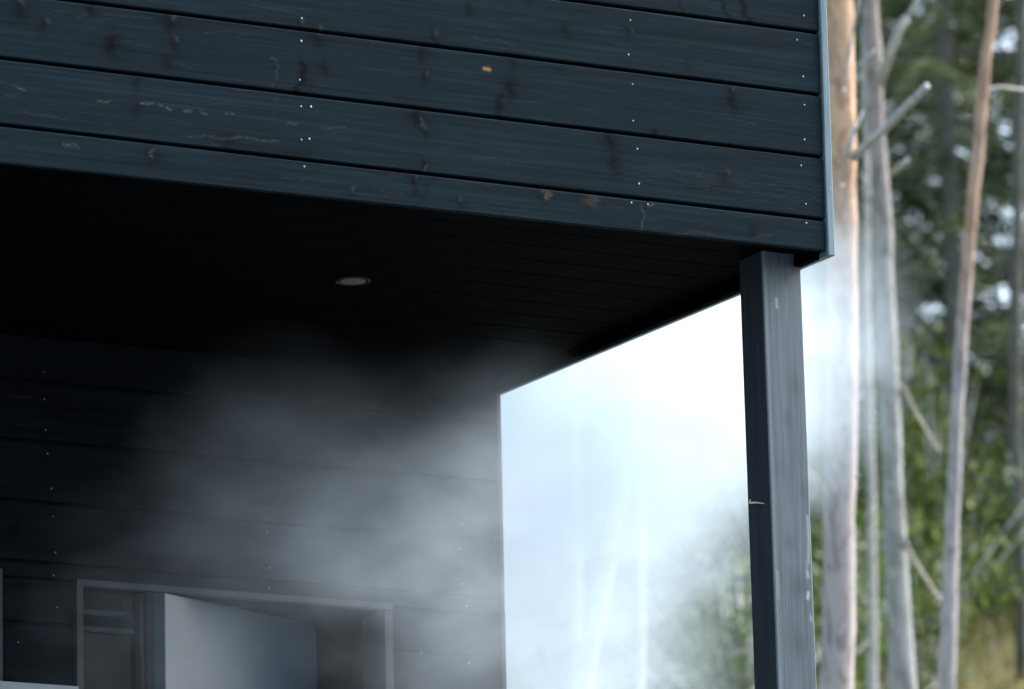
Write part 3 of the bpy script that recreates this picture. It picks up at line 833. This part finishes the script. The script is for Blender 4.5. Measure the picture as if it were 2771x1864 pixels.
BL = [(1990, 29, 1, 1.25, "tall light green bush beside the porch post"), (1920, 31, 0, 1.0, "light green bush left of the tall one by the post"), (1640, 30, 2, .9, "low dull green bush beside the leaning birch"),
      (1800, 30, 2, .8, "low yellow-green bush in front of the pinkish boulder"), (2330, 30, 1, 1.1, "bush behind the orange pine's foot"), (2480, 31, 0, 1.2, "bush right of the lichened trunk"),
      (2660, 33, 2, .7, "dull green bush right of the thin pine stem"), (2540, 33, 1, 1.5, "taller bush between the lichened trunk and thin pine"), (2860, 36, 1, 1.2, "bush at the right edge of the photo"), (2420, 35, 1, 1.7, "bush high on the slope behind the lichened trunk"),
      (2100, 33, 0, 1.4, "bush behind the porch post"), (3300, 30, 0, 1.2, "bush right of the view"), (1500, 33, 1, 1.3, "bush hidden in steam by the cabin corner")]
for i, (px, s, k, sc, lb) in enumerate(BL):
    x, y_ = sr(px, s); place_tree("leafy_bush", BU[k], x, y_, i * 2.1, sc, lb, "bush", "bushes on the slope", ("stems", "foliage"))

# boulders ----------------------------------------------------------------------
import bmesh
def boulder(px, s, R, sq, seed, label):
    x, y_ = sr(px, s); bm = bmesh.new(); bmesh.ops.create_icosphere(bm, subdivisions=4, radius=R)
    r = np.random.default_rng(seed); ks = r.normal(0, 1, (7, 3)); ph = r.uniform(0, 6, 7)
    for v in bm.verts:
        n = v.co.normalized(); d = sum(math.sin(3.2 * float(np.dot(k, n)) + p_) for k, p_ in zip(ks, ph)) * .035
        v.co *= 1 + d; v.co.z *= sq
    me = bpy.data.meshes.new("boulder"); bm.to_mesh(me); bm.free()
    me.polygons.foreach_set("use_smooth", [True] * len(me.polygons))
    o = link_mesh("boulder", me, M['rock']); o.location = (x, y_, terrain_z(x, y_) + R * sq * .35); props(o, label, "boulder", "boulders on the slope")
boulder(2030, 30, .17, .8, 1, "pale boulder touching the porch post's left edge low down")
boulder(1872, 31.5, .30, .7, 2, "pinkish boulder among the yellow-green bushes")

# grass and litter
r = np.random.default_rng(77)
n = 60000; s_ = r.uniform(26, 40, n); r_ = r.uniform(-6, 8, n)
X = CAM[0] + .484 * s_ + .875 * r_; Y = CAM[1] + .875 * s_ - .484 * r_
Z = np.array([terrain_z(a, c) for a, c in zip(X, Y)])
keep = (np.sin(X * 1.7) * np.cos(Y * 1.9) + r.normal(0, .4, n)) > -.1
X, Y, Z = X[keep], Y[keep], Z[keep]; n = len(X)
ln = r.uniform(.04, .11, n); ax = unit(np.stack([r.normal(0, .35, n), r.normal(0, .35, n), np.ones(n)], -1))
me = quads_mesh("grass", np.stack([X, Y, Z], -1) + ax * ln[:, None], ax * ln[:, None], unit(r.normal(0, 1, (n, 3)) * [1, 1, .1]) * .006, np.clip(r.normal(.5, .3, n), 0, 1))
g = link_mesh("grass", me, M['grass']); props(g, "yellow-green grass and low growth on the forest slope", "grass", None, "stuff")

# ------------------------------------------------------------------ steam
mt = bpy.data.materials.new("steam"); mt.use_nodes = True; t = mt.node_tree
t.nodes.remove(t.nodes["Principled BSDF"])
pv = t.nodes.new("ShaderNodeVolumePrincipled"); t.links.new(pv.outputs[0], t.nodes["Material Output"].inputs["Volume"])
pv.inputs["Color"].default_value = (.77, .895, .99, 1); pv.inputs["Anisotropy"].default_value = .35
tc = t.nodes.new("ShaderNodeTexCoord")
def plane_y(px, py, y):
    d = ray(px, py, 1.0) - CAM; return CAM + d * (y - CAM[1]) / d[1]
BLOBS = [  # photo px, py, world Y, radii (x,y,z), weight
    (1490, 1060, 2.1, (.34, .5, .26), .85), (1740, 920, 2.1, (.36, .5, .30), .52), (1940, 900, 2.2, (.26, .4, .26), .50), (2090, 890, 2.3, (.13, .3, .20), .50),
    (1450, 1380, 2.2, (.22, .5, .40), 1.3), (1450, 1780, 2.2, (.17, .5, .35), 1.5), (1700, 1230, 2.1, (.28, .4, .26), .70), (1930, 1130, 2.2, (.23, .4, .22), .70),
    (2120, 1120, 2.3, (.14, .3, .22), .24), (1700, 1450, 2.2, (.16, .35, .20), .15), (2190, 930, 2.4, (.12, .3, .18), .10), (1930, 780, 2.2, (.18, .4, .14), .25), (1780, 780, 2.2, (.2, .4, .14), .2),
    (1220, 1260, 1.1, (.24, .35, .24), .24), (900, 1270, 1.1, (.28, .3, .20), .32), (690, 1250, 1.1, (.20, .3, .24), .24), (1290, 1620, 1.2, (.22, .35, .35), .38), (980, 1540, 1.15, (.28, .25, .12), .36),
    (1290, 1100, 1.3, (.15, .3, .12), .22), (600, 1700, 1.2, (.35, .25, .2), .13), (280, 1750, 1.3, (.3, .2, .2), .12), (430, 1450, 1.2, (.25, .25, .2), .12)]
acc = None
def mth(op, a, b_=None):
    n_ = t.nodes.new("ShaderNodeMath"); n_.operation = op
    for k, v in enumerate((a, b_)):
        if v is None: continue
        if hasattr(v, "links"): t.links.new(v, n_.inputs[k])
        else: n_.inputs[k].default_value = v
    return n_.outputs[0]
# warp the position a little so the blobs get billowing edges
nz = t.nodes.new("ShaderNodeTexNoise"); nz.inputs["Scale"].default_value = 2.6; nz.inputs["Detail"].default_value = 3.5; t.links.new(tc.outputs["Object"], nz.inputs["Vector"])
vs_ = t.nodes.new("ShaderNodeVectorMath"); vs_.operation = 'SUBTRACT'; t.links.new(nz.outputs["Color"], vs_.inputs[0]); vs_.inputs[1].default_value = (.5, .5, .5)
vm = t.nodes.new("ShaderNodeVectorMath"); vm.operation = 'MULTIPLY_ADD'; t.links.new(vs_.outputs[0], vm.inputs[0]); vm.inputs[1].default_value = (.3, .3, .3); t.links.new(tc.outputs["Object"], vm.inputs[2])
for px, py, yv, rd, wgt in BLOBS:
    c0 = plane_y(px, py, yv)
    a = t.nodes.new("ShaderNodeVectorMath"); a.operation = 'SUBTRACT'; t.links.new(vm.outputs[0], a.inputs[0]); a.inputs[1].default_value = tuple(c0)
    b_ = t.nodes.new("ShaderNodeVectorMath"); b_.operation = 'DIVIDE'; t.links.new(a.outputs[0], b_.inputs[0]); b_.inputs[1].default_value = rd
    d_ = t.nodes.new("ShaderNodeVectorMath"); d_.operation = 'DOT_PRODUCT'; t.links.new(b_.outputs[0], d_.inputs[0]); t.links.new(b_.outputs[0], d_.inputs[1])
    e_ = mth('MULTIPLY', mth('EXPONENT', mth('MULTIPLY', d_.outputs["Value"], -1.0)), wgt)
    acc = e_ if acc is None else mth('ADD', acc, e_)
n2 = t.nodes.new("ShaderNodeTexNoise"); n2.inputs["Scale"].default_value = 4.6; n2.inputs["Detail"].default_value = 5.0; n2.inputs["Roughness"].default_value = .6
mp = t.nodes.new("ShaderNodeMapping"); mp.inputs["Rotation"].default_value = (0, .6, 0); mp.inputs["Scale"].default_value = (.8, 1, 1.3)
t.links.new(tc.outputs["Object"], mp.inputs[0]); t.links.new(mp.outputs[0], n2.inputs["Vector"])
mod = t.nodes.new("ShaderNodeMapRange"); mod.inputs[1].default_value = .34; mod.inputs[2].default_value = .66; mod.inputs[3].default_value = .25; mod.inputs[4].default_value = 1.65
t.links.new(n2.outputs["Fac"], mod.inputs[0])
dens = mth('MAXIMUM', mth('SUBTRACT', mth('MULTIPLY', acc, mod.outputs[0]), .045), 0.0)
DENS = mth('MULTIPLY', dens, 1.9)
t.links.new(DENS, pv.inputs["Density"])
b = MB(); b.box(-1.7, 1.75, .40, 3.4, -1.7, .70)
st = b.build("steam_cloud", mt); props(st, "white steam drifting from the porch across the open side towards the pines", "steam", None, "stuff")
